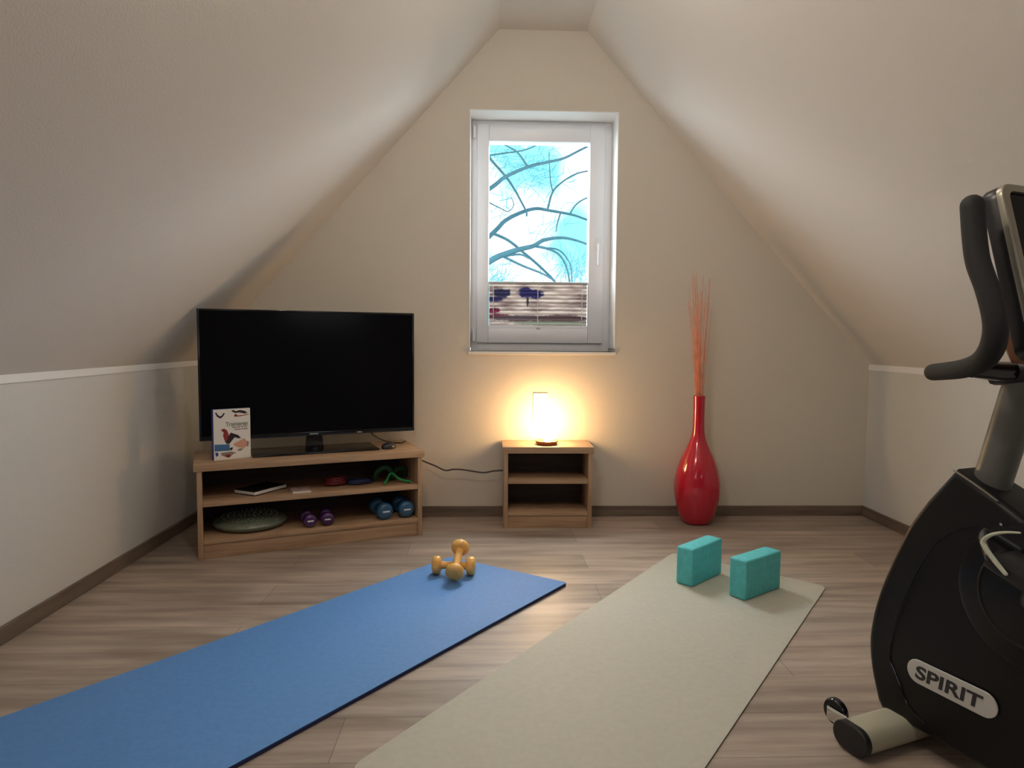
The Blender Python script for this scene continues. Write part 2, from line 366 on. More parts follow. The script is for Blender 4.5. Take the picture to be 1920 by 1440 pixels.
# ------------------------------------------------------------------ window
win = bpy.data.objects.new('window_1', None); COL.objects.link(win); win.location = (0.305, 3.93, WZ0); win['kind'] = 'structure'
def ring(x0, x1, z0, z1, wl, wr, wb, wt_, y0, y1, bev=0.004):
    b = box(x0, x0+wl, y0, y1, z0, z1, bev); box(x1-wr, x1, y0, y1, z0, z1, bev, bm=b)
    box(x0+wl-0.001, x1-wr+0.001, y0, y1, z0, z0+wb, bev, bm=b); box(x0+wl-0.001, x1-wr+0.001, y0, y1, z1-wt_, z1, bev, bm=b)
    return b
ox, oz = -0.305, -WZ0
obj('outer_frame', ring(WX0+ox+0.004, WX1+ox-0.004, 0.0, WZ1+oz-0.004, 0.040, 0.062, 0.055, 0.032, 0.004, 0.075), 'pvc', win)
sash = obj('sash', ring(-0.067+ox, 0.665+ox, 0.975+oz, 2.217+oz, 0.068, 0.088, 0.083, 0.098, -0.012, 0.07, 0.006), 'pvc', win)
obj('bead', ring(-0.003+ox, 0.583+ox, 1.052+oz, 2.125+oz, 0.007, 0.007, 0.007, 0.007, 0.0, 0.03, 0.002), 'pvc', win)
obj('pane', box(0.0+ox, 0.58+ox, 0.036, 0.044, 1.055+oz, 2.122+oz), 'glass', win, smooth=False)
hb = tube([(-0.083+ox, -0.012, 2.135+oz), (-0.083+ox, -0.012, 2.20+oz)], 0.008, 10)
obj('hinge', hb, 'pvc', win); obj('hinge', tube([(-0.083+ox, -0.012, 0.985+oz), (-0.083+ox, -0.012, 1.05+oz)], 0.008, 10), 'pvc', win)
hd = obj('handle', box(0.617+ox, 0.649+ox, -0.024, -0.012, 1.51+oz, 1.58+oz, 0.006), 'white', win)
hl = tube([(0.633+ox, -0.024, 1.545+oz), (0.633+ox, -0.032, 1.545+oz), (0.633+ox, -0.035, 1.53+oz), (0.633+ox, -0.034, 1.43+oz)], 0.007, 12, dome=True)
obj('lever', hl, 'pvc', hd)

# ------------------------------------------------------------------ pleated blind in the lower part of the sash
BX, BZ = 0.004, 1.078
bl = thing('pleated_blind', 'half-lowered pleated window blind printed with dark trees and brown stripes', 'blind', (BX, 3.925, BZ))
bm = bmesh.new(); NP = 22; wdt = 0.572; hh = 0.240; rows = []
for i in range(NP+1):
    yy = 0.010 if i % 2 else -0.005
    zz = hh*i/NP
    rows.append([bm.verts.new((0.002+(wdt-0.004)*k/8, 0.012+yy, zz)) for k in range(9)])
for a, b in zip(rows, rows[1:]):
    for k in range(8): bm.faces.new((a[k], a[k+1], b[k+1], b[k]))
obj('fabric', bm, 'blind', bl, smooth=False)
M['rail'] = mat('blind_rail', (0.50, 0.50, 0.52), 0.4)
obj('top_rail', box(0, wdt, 0.002, 0.022, hh, hh+0.012, 0.003), 'rail', bl)
obj('bottom_rail', box(0, wdt, 0.002, 0.022, -0.020, 0.0, 0.003), 'pvc', bl)
for cx in (0.026, 0.283, 0.540):
    obj('cord', tube([(cx, 0.003, 0.004), (cx, 0.003, hh-0.004)], 0.0022, 6), 'white', bl)
obj('grip_tab', box(0.275, 0.300, -0.006, 0.003, -0.026, -0.012, 0.003), 'rail', bl)

# ------------------------------------------------------------------ bare tree outside
tree = thing('bare_tree', 'leafless tree with arching branches tinted by glare outside the window', 'tree', (-1.3, 7.4, -3.0))
tb = Vector((-1.3, 7.4, -3.0))
def br(name, P, r0, r1, par):
    P = [Vector(p)-tb for p in P]; k = len(P)
    rs = [r0+(r1-r0)*(i/(k-1)) for i in range(k)]
    return obj(name, tube(P, rs, 8, smooth=5), 'branch', par)
br('trunk', [(-1.3, 7.4, -3.0), (-1.25, 7.38, -1), (-1.32, 7.42, 1.0), (-1.25, 7.4, 2.6), (-1.3, 7.5, 4.6)], 0.17, 0.07, tree)
BR = [
 ([(-1.27, 7.4, 2.0), (-0.5, 7.3, 2.25), (0.018, 7.2, 2.572), (0.172, 7.2, 2.69), (0.422, 7.2, 2.802), (0.614, 7.2, 2.849), (0.791, 7.2, 2.895), (0.997, 7.2, 3.0), (1.6, 7.2, 3.3)], .026, .009),
 ([(0.1, 7.25, 3.06), (0.2, 7.2, 3.001), (0.303, 7.2, 2.938), (0.407, 7.2, 2.798)], .006, .011),
 ([(-0.5, 7.3, 2.8), (-0.065, 7.3, 2.914), (0.024, 7.3, 2.938), (0.173, 7.3, 2.962), (0.397, 7.3, 3.003), (0.6, 7.3, 3.1)], .012, .006),
 ([(-1.27, 7.42, 3.3), (-0.5, 7.4, 3.3), (-0.066, 7.4, 3.015), (0.032, 7.4, 2.905), (0.185, 7.4, 2.737), (0.269, 7.4, 2.619), (0.346, 7.4, 2.486), (0.408, 7.4, 2.367), (0.408, 7.4, 2.322)], .016, .009),
 ([(-1.28, 7.42, 1.3), (-0.4, 7.45, 1.75), (0.045, 7.5, 2.152), (0.183, 7.5, 2.291), (0.367, 7.5, 2.385), (0.521, 7.5, 2.425), (0.661, 7.5, 2.407), (0.893, 7.5, 2.369), (1.018, 7.5, 2.333), (1.19, 7.5, 2.259), (1.6, 7.5, 2.0)], .028, .007),
 ([(0.645, 7.5, 2.412), (0.697, 7.5, 2.602), (0.796, 7.5, 2.71), (0.949, 7.5, 2.803), (1.135, 7.5, 2.844), (1.5, 7.5, 2.86)], .011, .006),
 ([(0.701, 7.5, 2.614), (0.672, 7.5, 2.738), (0.653, 7.5, 3.039)], .008, .004),
 ([(0.89, 7.5, 2.369), (0.969, 7.5, 2.485), (1.139, 7.5, 2.571), (1.5, 7.5, 2.65)], .009, .005),
 ([(0.788, 7.5, 2.382), (0.755, 7.5, 2.268), (0.741, 7.5, 2.177)], .009, .005),
 ([(-1.26, 7.35, 1.0), (-0.5, 7.2, 1.45), (0.0, 7.1, 1.794), (0.205, 7.1, 1.891), (0.351, 7.1, 1.936), (0.468, 7.1, 1.966), (0.57, 7.1, 2.025), (0.731, 7.1, 2.053), (0.879, 7.1, 2.037), (1.101, 7.1, 1.959), (1.5, 7.1, 1.75)], .038, .007),
 ([(0.468, 7.1, 1.966), (0.615, 7.1, 1.939), (0.733, 7.1, 1.882), (0.809, 7.1, 1.767), (0.848, 7.1, 1.592), (0.85, 7.1, 1.3)], .014, .007),
 ([(0.045, 7.5, 2.152), (0.215, 7.5, 2.078), (0.371, 7.5, 1.958), (0.59, 7.5, 1.776), (0.779, 7.5, 1.578), (0.95, 7.5, 1.3)], .016, .012),
 ([(0.132, 7.1, 1.852), (0.322, 7.1, 1.877), (0.425, 7.1, 1.835)], .014, .008),
 ([(0.146, 7.1, 1.858), (0.352, 7.1, 1.762), (0.574, 7.1, 1.677), (0.7, 7.1, 1.6)], .014, .008),
 ([(0.564, 7.2, 1.959), (0.743, 7.2, 1.939), (0.865, 7.2, 1.793), (0.89, 7.2, 1.571), (0.9, 7.2, 1.3)], .009, .006),
 ([(-0.3, 7.4, 2.55), (-0.033, 7.4, 2.48), (0.027, 7.4, 2.451), (0.119, 7.4, 2.408), (0.21, 7.4, 2.372), (0.27, 7.4, 2.44), (0.239, 7.4, 2.529)], .008, .004),
]
for P, a, b in BR: br('branch', P, a, b, tree)
tw = bmesh.new()
def spray(cx, cz, sx, sz, cnt, y=8.2, ln=0.16, ang0=0.8):
    for i in range(cnt):
        x, z = random.gauss(cx, sx), random.gauss(cz, sz); a = random.gauss(ang0, 0.7); y2 = y+random.uniform(-0.4, 0.4)
        l = ln*random.uniform(0.5, 1.3); p = Vector((x, y2, z)); q = p+Vector((math.cos(a)*l, random.uniform(-.05, .05), math.sin(a)*l)); mid = (p+q)/2+Vector((random.uniform(-.02, .02), 0, random.uniform(-.02, .02)))
        tube([p-tb, mid-tb, q-tb], [0.0035, 0.003, 0.0018], 4, bm=tw)
spray(1.05, 1.75, 0.16, 0.16, 190, ang0=1.2); spray(0.25, 3.1, 0.25, 0.10, 90, ang0=0.3); spray(0.55, 3.0, 0.15, 0.15, 60)
spray(0.1, 1.65, 0.14, 0.14, 110); spray(0.15, 2.6, 0.12, 0.1, 26, ang0=0.2); spray(0.75, 2.35, 0.15, 0.1, 20); spray(0.7, 2.85, .15, .12, 40)
o = obj('twigs', tw, 'twigs', tree, smooth=False); o['kind'] = 'stuff'

# ------------------------------------------------------------------ wall socket behind the lamp
so = thing('wall_socket', 'white double wall socket plate behind the glowing lamp', 'socket', (0.295, D, 0.62))
obj('plate', box(-0.041, 0.041, -0.010, 0.0, -0.078, 0.078, 0.004), 'pvc', so)
for cz in (-0.036, 0.036):
    s = lathe([(0.0, 0.004), (0.019, 0.004), (0.020, 0.0), (0.024, -0.002), (0.024, 0.0)], 24)
    obj('socket_insert', xform(s, Matrix.Translation((0, -0.011, cz)) @ Matrix.Rotation(math.pi/2, 4, 'X')), 'white', so)

# ------------------------------------------------------------------ TV bench (own axes: x along the front, y into the corner)
BA, BRZ = Vector((-1.289, 3.008, 0.0)), math.radians(22.106)
BD, BN = Vector((math.cos(BRZ), math.sin(BRZ), 0)), Vector((-math.sin(BRZ), math.cos(BRZ), 0))
def bp(x, y, z): return BA+BD*x+BN*y+Vector((0, 0, z))
def case(root, w, dep, over, back=True):
    obj('top_board', box(-over, w+over, -0.006, dep+0.008, 0.400, 0.4345, 0.0025), 'oak', root)
    obj('side_panel', box(0.0, 0.022, 0.0, dep, 0.0, 0.3995, 0.0015), 'oak_v', root)
    obj('side_panel', box(w-0.022, w, 0.0, dep, 0.0, 0.3995, 0.0015), 'oak_v', root)
    obj('shelf', box(0.0222, w-0.0222, 0.003, dep-0.010, 0.2375, 0.2605, 0.0015), 'oak', root)
    obj('bottom_board', box(0.0222, w-0.0222, 0.001, dep-0.010, 0.066, 0.089, 0.003), 'oak', root)
    obj('plinth', box(0.0222, w-0.0222, 0.008, 0.025, 0.0, 0.0645, 0.0015), 'oak', root)
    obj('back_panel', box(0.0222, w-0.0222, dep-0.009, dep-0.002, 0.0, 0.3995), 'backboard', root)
bench = thing('tv_bench', 'long low oak television bench with two open shelves set across the left corner', 'tv bench', BA, BRZ)
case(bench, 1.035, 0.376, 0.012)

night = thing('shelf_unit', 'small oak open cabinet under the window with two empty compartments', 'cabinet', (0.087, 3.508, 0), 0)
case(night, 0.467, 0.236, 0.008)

# television
tv = thing('television', 'large black flat screen television standing on the corner bench', 'television', bp(0, 0, 0.4345), BRZ)
TY = 0.135
obj('cabinet', box(0.014, 1.032, TY, TY+0.028, 0.083, 0.693, 0.006), 'black', tv)
obj('rear_housing', box(0.28, 0.78, TY+0.028, TY+0.062, 0.12, 0.52, 0.015), 'black', tv)
obj('screen', box(0.024, 1.022, TY-0.002, TY+0.002, 0.103, 0.683), 'screen', tv, smooth=False)
bz = ring(0.014, 1.032, 0.083, 0.693, 0.010, 0.010, 0.020, 0.010, TY-0.004, TY+0.004, 0.0015)
obj('bezel', bz, 'gloss_black', tv)
nk = prism([(0.485, 0.0), (0.575, 0.0), (0.565, 0.10), (0.495, 0.10)], lambda a, b, t_: (a, t_, b), TY-0.004, TY+0.03, 0.008)
obj('neck', xform(nk, Matrix.Translation((0, 0.012, 0.008))), 'gloss_black', tv)
bs = [(0.24+0.03*(1-math.cos(a)), 0) for a in (0,)]
base = box(0.238, 0.838, 0.075, 0.30, 0.0005, 0.011, 0.005)
obj('foot', base, 'gloss_black', tv)
obj('logo_plate', box(0.505, 0.545, TY-0.0065, TY-0.003, 0.0905, 0.0945), 'silver', tv)
obj('indicator', box(0.735, 0.760, TY-0.006, TY-0.003, 0.089, 0.093), 'silver', tv)

# book leaning by the screen
ba = bp(0.0735, 0.066, 0.4345); bb = bp(0.2325, 0.106, 0.4345); bdir = (bb-ba); brz = math.atan2(bdir.y, bdir.x)
bk = thing('fitness_book', 'upright white exercise book with blue spine in front of the black screen', 'book', ba, brz)
BW, BH = bdir.length, 0.233
obj('pages', box(0.004, BW-0.003, 0.003, 0.021, 0.002, BH-0.002), 'paper', bk, smooth=False)
obj('front_cover', box(0.0, BW, 0.0, 0.0028, 0.0, BH, 0.0008), 'paper', bk, smooth=False)
obj('back_cover', box(0.0, BW, 0.0212, 0.024, 0.0, BH, 0.0008), 'spine', bk, smooth=False)
obj('spine', box(-0.003, 0.0, 0.0, 0.024, 0.0, BH, 0.0008), 'spine', bk, smooth=False)
def flat(poly, m, name, y=-0.0006):
    b = prism([(BW*a, BH*c) for a, c in poly], lambda a, c, t_: (a, t_, c), y, 0.0002)
    return obj(name, b, m, bk, smooth=False)
T = fit(text_bm('Trainieren', 0.03, 0.0003, 0.0004), 0.60*BW, 0.085*BH, 0.625*BW, 0.70*BH)
obj('title', xform(T, Matrix.Translation((0, -0.0005, 0)) @ Matrix.Rotation(math.pi/2, 4, 'X')), 'book_green', bk, smooth=False)
for (x0, x1, zc) in ((0.50, 0.60, .63), (.62, .72, .632), (.74, .80, .634), (.82, .91, .636), (.56, .74, .585), (.76, .92, .59)):
    flat([(x0, zc-.010), (x1, zc-.010), (x1, zc+.010), (x0, zc+.010)], 'book_grey', 'subtitle')
flat([(.05, .93), (.10, .86), (.19, .82), (.26, .86), (.31, .92), (.28, .93), (.23, .88), (.18, .865), (.12, .90), (.08, .95)], 'book_black', 'cover_figure')
flat([(.48, .96), (.54, .98), (.60, .95), (.72, .97), (.84, .95), (.93, .91), (.85, .89), (.70, .92), (.58, .915)], 'book_black', 'cover_figure')
flat([(.55, .86), (.60, .90), (.66, .86), (.80, .865), (.95, .885), (.96, .87), (.75, .845), (.58, .84)], 'book_red', 'cover_figure')
flat([(.20, .595), (.28, .62), (.36, .58), (.40, .50), (.39, .42), (.34, .36), (.28, .40), (.25, .48), (.27, .545), (.22, .57)], 'book_red', 'cover_figure')
flat([(.28, .42), (.34, .36), (.40, .47), (.46, .53), (.66, .47), (.74, .40), (.66, .405), (.56, .43), (.50, .38), (.42, .31), (.34, .31), (.30, .36)], 'book_black', 'cover_figure')
flat([(.52, .30), (.62, .33), (.74, .37), (.82, .40), (.90, .33), (.90, .24), (.80, .20), (.66, .22), (.56, .26)], 'book_skin', 'cover_figure')
flat([(.90, .34), (.95, .32), (.93, .22), (.89, .23)], 'book_grey', 'cover_figure')
flat([(.02, .315), (.42, .30), (.42, .17), (.02, .18)], 'book_blue', 'cover_panel')
flat([(.42, .22), (.50, .24), (.50, .19), (.44, .17)], 'book_black', 'cover_figure')
flat([(.62, .17), (.70, .20), (.80, .19), (.74, .155), (.66, .15)], 'book_grey', 'cover_figure')
flat([(.18, .14), (.46, .15), (.60, .12), (.52, .10), (.44, .06), (.32, .05), (.20, .09)], 'book_grey', 'cover_figure', -0.0004)
flat([(.30, .09), (.40, .10), (.46, .06), (.38, .03), (.32, .05)], 'book_red', 'cover_figure', -0.0008)
flat([(.03, .15), (.10, .155), (.12, .10), (.06, .07)], 'spine', 'cover_mark')

# computer mouse
mo = thing('computer_mouse', 'small dark computer mouse on the right end of the television bench', 'mouse', bp(0.893, 0.115, 0.4345), BRZ+0.55)
pr_ = [(0, .032), (.010, .0315), (.022, .029), (.033, .022), (.0375, .012), (.037, .004), (.034, .0005), (0, .0005)]
mb = lathe([(r, z) for r, z in pr_], 28); obj('shell', xform(mb, Matrix.Diagonal((1.15, 0.82, 1, 1))), 'mouse', mo)
obj('scroll_wheel', xform(lathe([(0, -.003), (.006, -.003), (.007, 0), (.006, .003), (0, .003)], 16), Matrix.Translation((0.026, 0, 0.0265)) @ Matrix.Rotation(math.pi/2, 4, 'X')), 'black', mo)
# cables
tag(obj('power_cable', tube([bp(0.80, 0.175, 0.535), bp(0.83, 0.21, 0.50), bp(0.88, 0.25, 0.466), bp(0.93, 0.26, 0.446), bp(0.99, 0.24, 0.440), bp(1.03, 0.30, 0.439)], 0.004, 8, smooth=6, dome=True), 'cable'), 'thin dark cable drooping behind the television onto the bench top', 'cable')
P = [(-0.40, 3.712, 0.345), (-0.353, 3.705, 0.323), (-0.289, 3.69, 0.300), (-0.231, 3.68, 0.276), (-0.187, 3.68, 0.282), (-0.128, 3.68, 0.279), (-0.026, 3.68, 0.264), (0.033, 3.68, 0.273), (0.084, 3.68, 0.276)]
tag(obj('extension_cable', tube(P, 0.0042, 8, smooth=5, dome=True), 'cable'), 'dark cable hanging between the long bench and the small cabinet', 'cable')

# ------------------------------------------------------------------ things on the bench shelves
t_ = thing('booklet', 'booklet with white page edge lying askew on the upper shelf', 'booklet', bp(0.242, 0.035, 0.2607), BRZ+0.70)
obj('pages', box(0.0, 0.20, 0.0, 0.13, 0.005, 0.019, 0.001), 'paper', t_, smooth=False)
obj('cover', box(-0.001, 0.2, 0.0008, 0.131, 0.0192, 0.0202), 'cover_dark', t_, smooth=False)
obj('cover', box(-0.001, 0.2, 0.0008, 0.131, 0.0032, 0.0048), 'cover_dark', t_, smooth=False)
t_ = thing('magazine', 'thin pinkish magazine lying flat beside the askew booklet', 'magazine', bp(0.345, 0.018, 0.2607), BRZ+0.05)
mg = box(0.065, 0.15, 0.0, 0.09, 0.0004, 0.009, 0.001)
obj('pages', mg, 'paper', t_, smooth=False); obj('cover', box(0.0645, 0.151, -0.0005, 0.0905, 0.0091, 0.0104), 'paper_pink', t_, smooth=False)
def coil(name, label, cat, x, y, z, m, R, r, turns, hgt):
    P = []
    for i in range(turns*18+1):
        a = i/18*2*math.pi; P.append((R*math.cos(a)*(1+0.10*math.sin(a*0.37)), 0.7*R*math.sin(a)*(1+0.08*math.cos(a*0.53)), r+hgt*i/(turns*18)))
    b = tube(P, r, 7, dome=True); o = obj(name, b, m, None, loc=bp(x, y, z), rot=(0, 0, BRZ)); return tag(o, label, cat)
coil('resistance_band', 'dark red coiled exercise band on the upper shelf', 'exercise band', 0.625, 0.13, 0.2607, 'red_band', 0.045, 0.008, 3, 0.034)
coil('resistance_band', 'dark blue coiled exercise band on the upper shelf', 'exercise band', 0.745, 0.13, 0.2607, 'blue_band', 0.055, 0.007, 2, 0.016)
gr = thing('tube_trainer', 'green resistance tube with dark green foam handles on the shelf end', 'exercise tube', bp(0.9, 0.09, 0.2607), BRZ)
obj('tubing', tube([(-0.045, -0.035, 0.006), (-0.028, -0.02, 0.022), (-0.01, 0.0, 0.045), (0.006, 0.0, 0.048), (0.022, -0.01, 0.032), (0.045, -0.025, 0.017), (0.085, -0.045, 0.009)], 0.0062, 9, smooth=5, dome=True), 'green_band', gr)
obj('foam_handle', tube([(-0.075, 0.06, 0.016), (-0.06, 0.05, 0.055), (-0.02, 0.045, 0.075), (0.01, 0.05, 0.05), (0.02, 0.06, 0.016)], 0.013, 10, smooth=5, dome=True), 'green_dark', gr)
obj('foam_handle', tube([(0.03, 0.10, 0.016), (0.05, 0.09, 0.05), (0.09, 0.09, 0.05), (0.095, 0.10, 0.016)], 0.013, 10, smooth=5, dome=True), 'green_dark', gr)

cu = thing('balance_cushion', 'round grey-green inflatable balance cushion on the bottom shelf', 'balance cushion', bp(0.228, 0.186, 0.0892), BRZ)
pf = [(0, 0.006), (0.06, 0.004), (0.12, 0.002), (0.155, 0.008), (0.168, 0.018), (0.171, 0.026), (0.167, 0.035), (0.15, 0.045), (0.11, 0.053), (0.06, 0.057), (0, 0.058)]
obj('cushion', lathe(pf, 56), 'cushion', cu)
nb = bmesh.new()
for k, R in enumerate((0.025, 0.05, 0.075, 0.10, 0.125)):
    cnt = int(R*2*math.pi/0.022); zt = [0.0577, 0.0573, 0.0561, 0.0542, 0.0502][k]
    for i in range(cnt):
        a = 2*math.pi*i/cnt+k; s = lathe([(0.0045, -0.003), (0.0042, 0.001), (0.0025, 0.003), (0, 0.0035)], 6)
        xform(s, Matrix.Translation((R*math.cos(a), R*math.sin(a), zt))); merge(nb, s)
o = obj('nubs', nb, 'cushion', cu); o['kind'] = 'stuff'

def vinyl(name, label, m, R, length, loc, rz, group):
    d = thing(name, label, 'dumbbell', loc, rz, group)
    hl = length*0.32
    hp = lambda y0: xform(lathe([(0, 0), (R*0.55, 0.0), (R*0.82, 0.004), (R*0.97, hl*0.25), (R, hl*0.5), (R*0.97, hl*0.75), (R*0.82, hl-0.004), (R*0.55, hl), (0, hl)], 24), Matrix.Translation((0, y0, R)) @ Matrix.Rotation(-math.pi/2, 4, 'X'))
    h1 = obj('head', hp(0.0), m, d); obj('head', hp(length-hl), m, d)
    obj('print_mark', box(-R*0.42, R*0.42, -0.0008, 0.0006, R*0.93, R*1.12, 0.0003), 'print', h1)
    obj('handle', tube([(0, hl*0.9, R), (0, length/2, R), (0, length-hl*0.9, R)], [R*0.42, R*0.46, R*0.42], 14), m, d)
    return d
v1 = vinyl('vinyl_dumbbell', 'purple dumbbell nearer the balance cushion on the bottom shelf', 'purple', 0.033, 0.135, bp(0.489, 0.016, 0.0892), BRZ+0.05, None)
dup(v1, bp(0.569, 0.018, 0.0892), (0, 0, BRZ-0.06), 'purple dumbbell farther from the balance cushion, right of its twin')
v2 = vinyl('vinyl_dumbbell', 'blue dumbbell with pale print, left one of the blue pair', 'navy', 0.043, 0.17, bp(0.854, 0.014, 0.0892), BRZ+0.10, None)
dup(v2, bp(0.962, 0.016, 0.0892), (0, 0, BRZ+0.03), 'blue dumbbell with pale print against the right side of the bench')

# ------------------------------------------------------------------ salt lamp
sl = thing('salt_lamp', 'glowing salt crystal lamp on wooden foot on the small cabinet', 'lamp', (0.318, 3.598, 0.4345))
obj('wooden_base', lathe([(0, 0.0005), (0.050, 0.0005), (0.056, 0.004), (0.062, 0.018), (0.063, 0.022), (0.055, 0.021), (0.03, 0.015), (0, 0.014)], 36), 'lamp_wood', sl)
ic = bmesh.new(); bmesh.ops.create_icosphere(ic, subdivisions=4, radius=1.0)
for v in ic.verts:
    p = v.co.copy(); k = 1+0.16*noise.noise(p*1.4+Vector((3, 1, 7)))+0.07*noise.noise(p*3.5)
    zz = p.z*0.098*k; w = 0.062*k*(1.0 if p.z < 0 else 1-0.30*p.z)
    if p.z < 0: w *= 1+0.25*p.z
    v.co = Vector((p.x*w-0.010*p.z+0.004, p.y*w*0.82, zz+0.110))
obj('crystal', ic, 'salt', sl, ang=60)

# ------------------------------------------------------------------ floor vase with dry twigs
va = thing('floor_vase', 'tall glossy red bottle-shaped floor vase against the far wall', 'vase', (1.150, 3.622, 0))
pf = [(0, 0.0008), (0.066, 0.0008), (0.075, 0.006), (0.098, 0.049), (0.112, 0.102), (0.122, 0.153), (0.1245, 0.206), (0.118, 0.260), (0.105, 0.310), (0.085, 0.363), (0.060, 0.416), (0.041, 0.465), (0.0335, 0.505), (0.031, 0.56), (0.0305, 0.64), (0.032, 0.690), (0.0325, 0.698), (0.028, 0.698), (0.027, 0.64), (0.027, 0.50), (0.0, 0.49)]
pp = smoothpath([(r, 0, z) for r, z in pf[2:17]], 4)
obj('body', lathe(pf[:2]+[(v.x, v.z) for v in pp]+pf[17:], 56), 'red_glaze', va)
NT = 30
for i in range(NT):
    a = i*2.39996; q = math.sqrt((i+0.5)/NT); r0 = 0.022*q; sp_ = 0.062*q
    top = random.uniform(1.17, 1.38); P = []
    for k in range(9):
        s = k/8; z = 0.52+(top-0.52)*s; rad = r0+sp_*max(0, s-0.15)**1.4; wob = 0.0022*s
        P.append((1.150+rad*math.cos(a)-0.012*s+random.uniform(-wob, wob), 3.622+rad*math.sin(a)*0.9+random.uniform(-wob, wob), z))
    o = obj('dry_twig', tube(P, [0.0020*(1-0.55*k/8) for k in range(9)], 5, smooth=3), 'twig', None)
    tag(o, 'thin reddish dry twig standing in the red floor vase', 'twig', 'dry twigs in the red vase')

# ------------------------------------------------------------------ exercise mats
def mat_mesh(cor, thick, z0, rnd, seg=8):
    """cor: four corners (x, y) in order; rounded corners; returns bm"""
    out = []; n_ = len(cor)
    for i in range(n_):
        p = Vector(cor[i]); a = (Vector(cor[i-1])-p).normalized(); b = (Vector(cor[(i+1) % n_])-p).normalized()
        for k in range(seg+1):
            t2 = k/seg; q = (1-t2)**2*(p+a*rnd)+2*t2*(1-t2)*p+t2*t2*(p+b*rnd); out.append((q.x, q.y))
    return out
xy = lambda a, b, t2: (a, b, t2)
def ext(p, q, L_): # extend from p through q to length L_
    p, q = Vector(p), Vector(q); return tuple(p+(q-p).normalized()*L_)
b_fr, b_fl = (0.326, 2.677), (-0.166, 3.006)
b_nr = ext(b_fr, (-0.589, 1.512), 1.86); b_nl = ext(b_fl, (-1.256, 1.731), 1.86)
m1 = thing('exercise_mat', 'thick blue foam exercise mat on the floor, left of the grey one', 'mat', (b_fr[0], b_fr[1], 0), 0)
rel = lambda P, o: [(x-o[0], y-o[1]) for x, y in P]
pol = mat_mesh(rel([b_fr, b_fl, b_nl, b_nr], b_fr), 0, 0, 0.012, 4)
obj('foam_core', prism(pol, xy, 0.0005, 0.0110, 0.001, 1), 'blue_edge', m1)
obj('top_layer', prism(pol, xy, 0.0111, 0.0135, 0.0008, 2), 'blue_mat', m1)
g_fr, g_fl = (1.384, 2.644), (0.876, 3.085)
g_nl = (-0.320, 1.512); dv = Vector(g_nl)-Vector(g_fl); g_nr = tuple(Vector(g_fr)+dv*0.985)
m2 = thing('yoga_mat', 'thin grey-green rubber yoga mat on the floor beside the exercise bike', 'mat', (g_fr[0], g_fr[1], 0), 0)
pol = mat_mesh(rel([g_fr, g_fl, g_nl, g_nr], g_fr), 0, 0, 0.045, 8)
obj('underside', prism(pol, xy, 0.0005, 0.0028), 'dark_rubber', m2, smooth=False)
obj('top_layer', prism(pol, xy, 0.0029, 0.0046, 0.0006, 1), 'grey_mat', m2)

# yoga blocks
def block(x, y, rz, L_, W_, H_, label):
    o = obj('yoga_block', box(0, L_, 0, W_, 0, H_, 0.0075, 3), 'teal', None, loc=(x, y, 0.0048), rot=(0, 0, rz))
    return tag(o, label, 'yoga block', 'turquoise yoga blocks')
block(0.826, 2.634, 0.735, 0.240, 0.075, 0.154, 'turquoise foam yoga block nearer the vase, left one of the two')
block(0.988, 2.488, 0.610, 0.240, 0.075, 0.154, 'turquoise foam yoga block nearer the exercise bike, right one of the two')

# wooden dumbbells, one lying across the other (axis = local z)
def wooden(label, c, axis):
    q = Vector(axis).to_track_quat('Z', 'X').to_euler()
    d = thing('wooden_dumbbell', label, 'dumbbell', c, 0, 'wooden dumbbells on the blue mat', q)
    R, hl, half = 0.0385, 0.038, 0.090
    def head(s):
        pr2 = [(0, half), (R*0.62, half), (R*0.84, half-0.003), (R*0.97, half-0.009), (R, half-0.019), (R*0.97, half-0.028), (R*0.84, half-0.034), (R*0.5, half-hl), (0, half-hl)]
        b = lathe(pr2, 32)
        if s < 0: xform(b, Matrix.Rotation(math.pi, 4, 'X'))
        return b
    obj('head', head(1), 'beech', d); obj('head', head(-1), 'beech', d)
    obj('handle', lathe([(0, -half+hl-0.002), (0.017, -half+hl-0.002), (0.0150, -0.03), (0.0165, 0), (0.0150, 0.03), (0.017, half-hl+0.002), (0, half-hl+0.002)], 24), 'beech', d)
    return d
wooden('wooden dumbbell lying flat on the blue mat under the other one', (-0.138, 2.776, 0.0135+0.0388), (1.0, -0.09, 0))
wooden('wooden dumbbell resting tilted across the other one', (-0.121, 2.745, 0.0880), (0.12, 0.90, 0.42))

# ------------------------------------------------------------------ exercise bike (local x = rider's right, y = forwards, z = up)
bike = thing('exercise_bike', 'black upright exercise bike with silver badge at the right edge', 'exercise bike', (1.1307, 1.6103, 0), math.radians(20))
prof = [(-0.066, 0.703), (-0.005, 0.615), (0.040, 0.532), (0.080, 0.415), (0.098, 0.350), (0.111, 0.278), (0.116, 0.219), (0.107, 0.151), (0.084, 0.076), (0.071, 0.058), (0.020, 0.055), (-0.40, 0.058), (-0.47, 0.12), (-0.50, 0.26), (-0.47, 0.42), (-0.36, 0.55), (-0.169, 0.655)]
pf_ = smoothpath([(u, 0, z) for u, z in prof[1:9]], 4)
prof = [prof[0]]+[(v.x, v.z) for v in pf_]+prof[9:]
def hw(z): return 0.10 if z < 0.30 else 0.10-(z-0.30)/0.40*0.035
bm = bmesh.new()
A = [bm.verts.new((-hw(z), u, z)) for u, z in prof]; B = [bm.verts.new((hw(z), u, z)) for u, z in prof]
k = len(prof)
bm.faces.new(A); bm.faces.new(B[::-1])
for i in range(k): bm.faces.new((A[i], B[i], B[(i+1) % k], A[(i+1) % k]))
bmesh.ops.recalc_face_normals(bm, faces=bm.faces[:])
sa, sb = set(A), set(B)
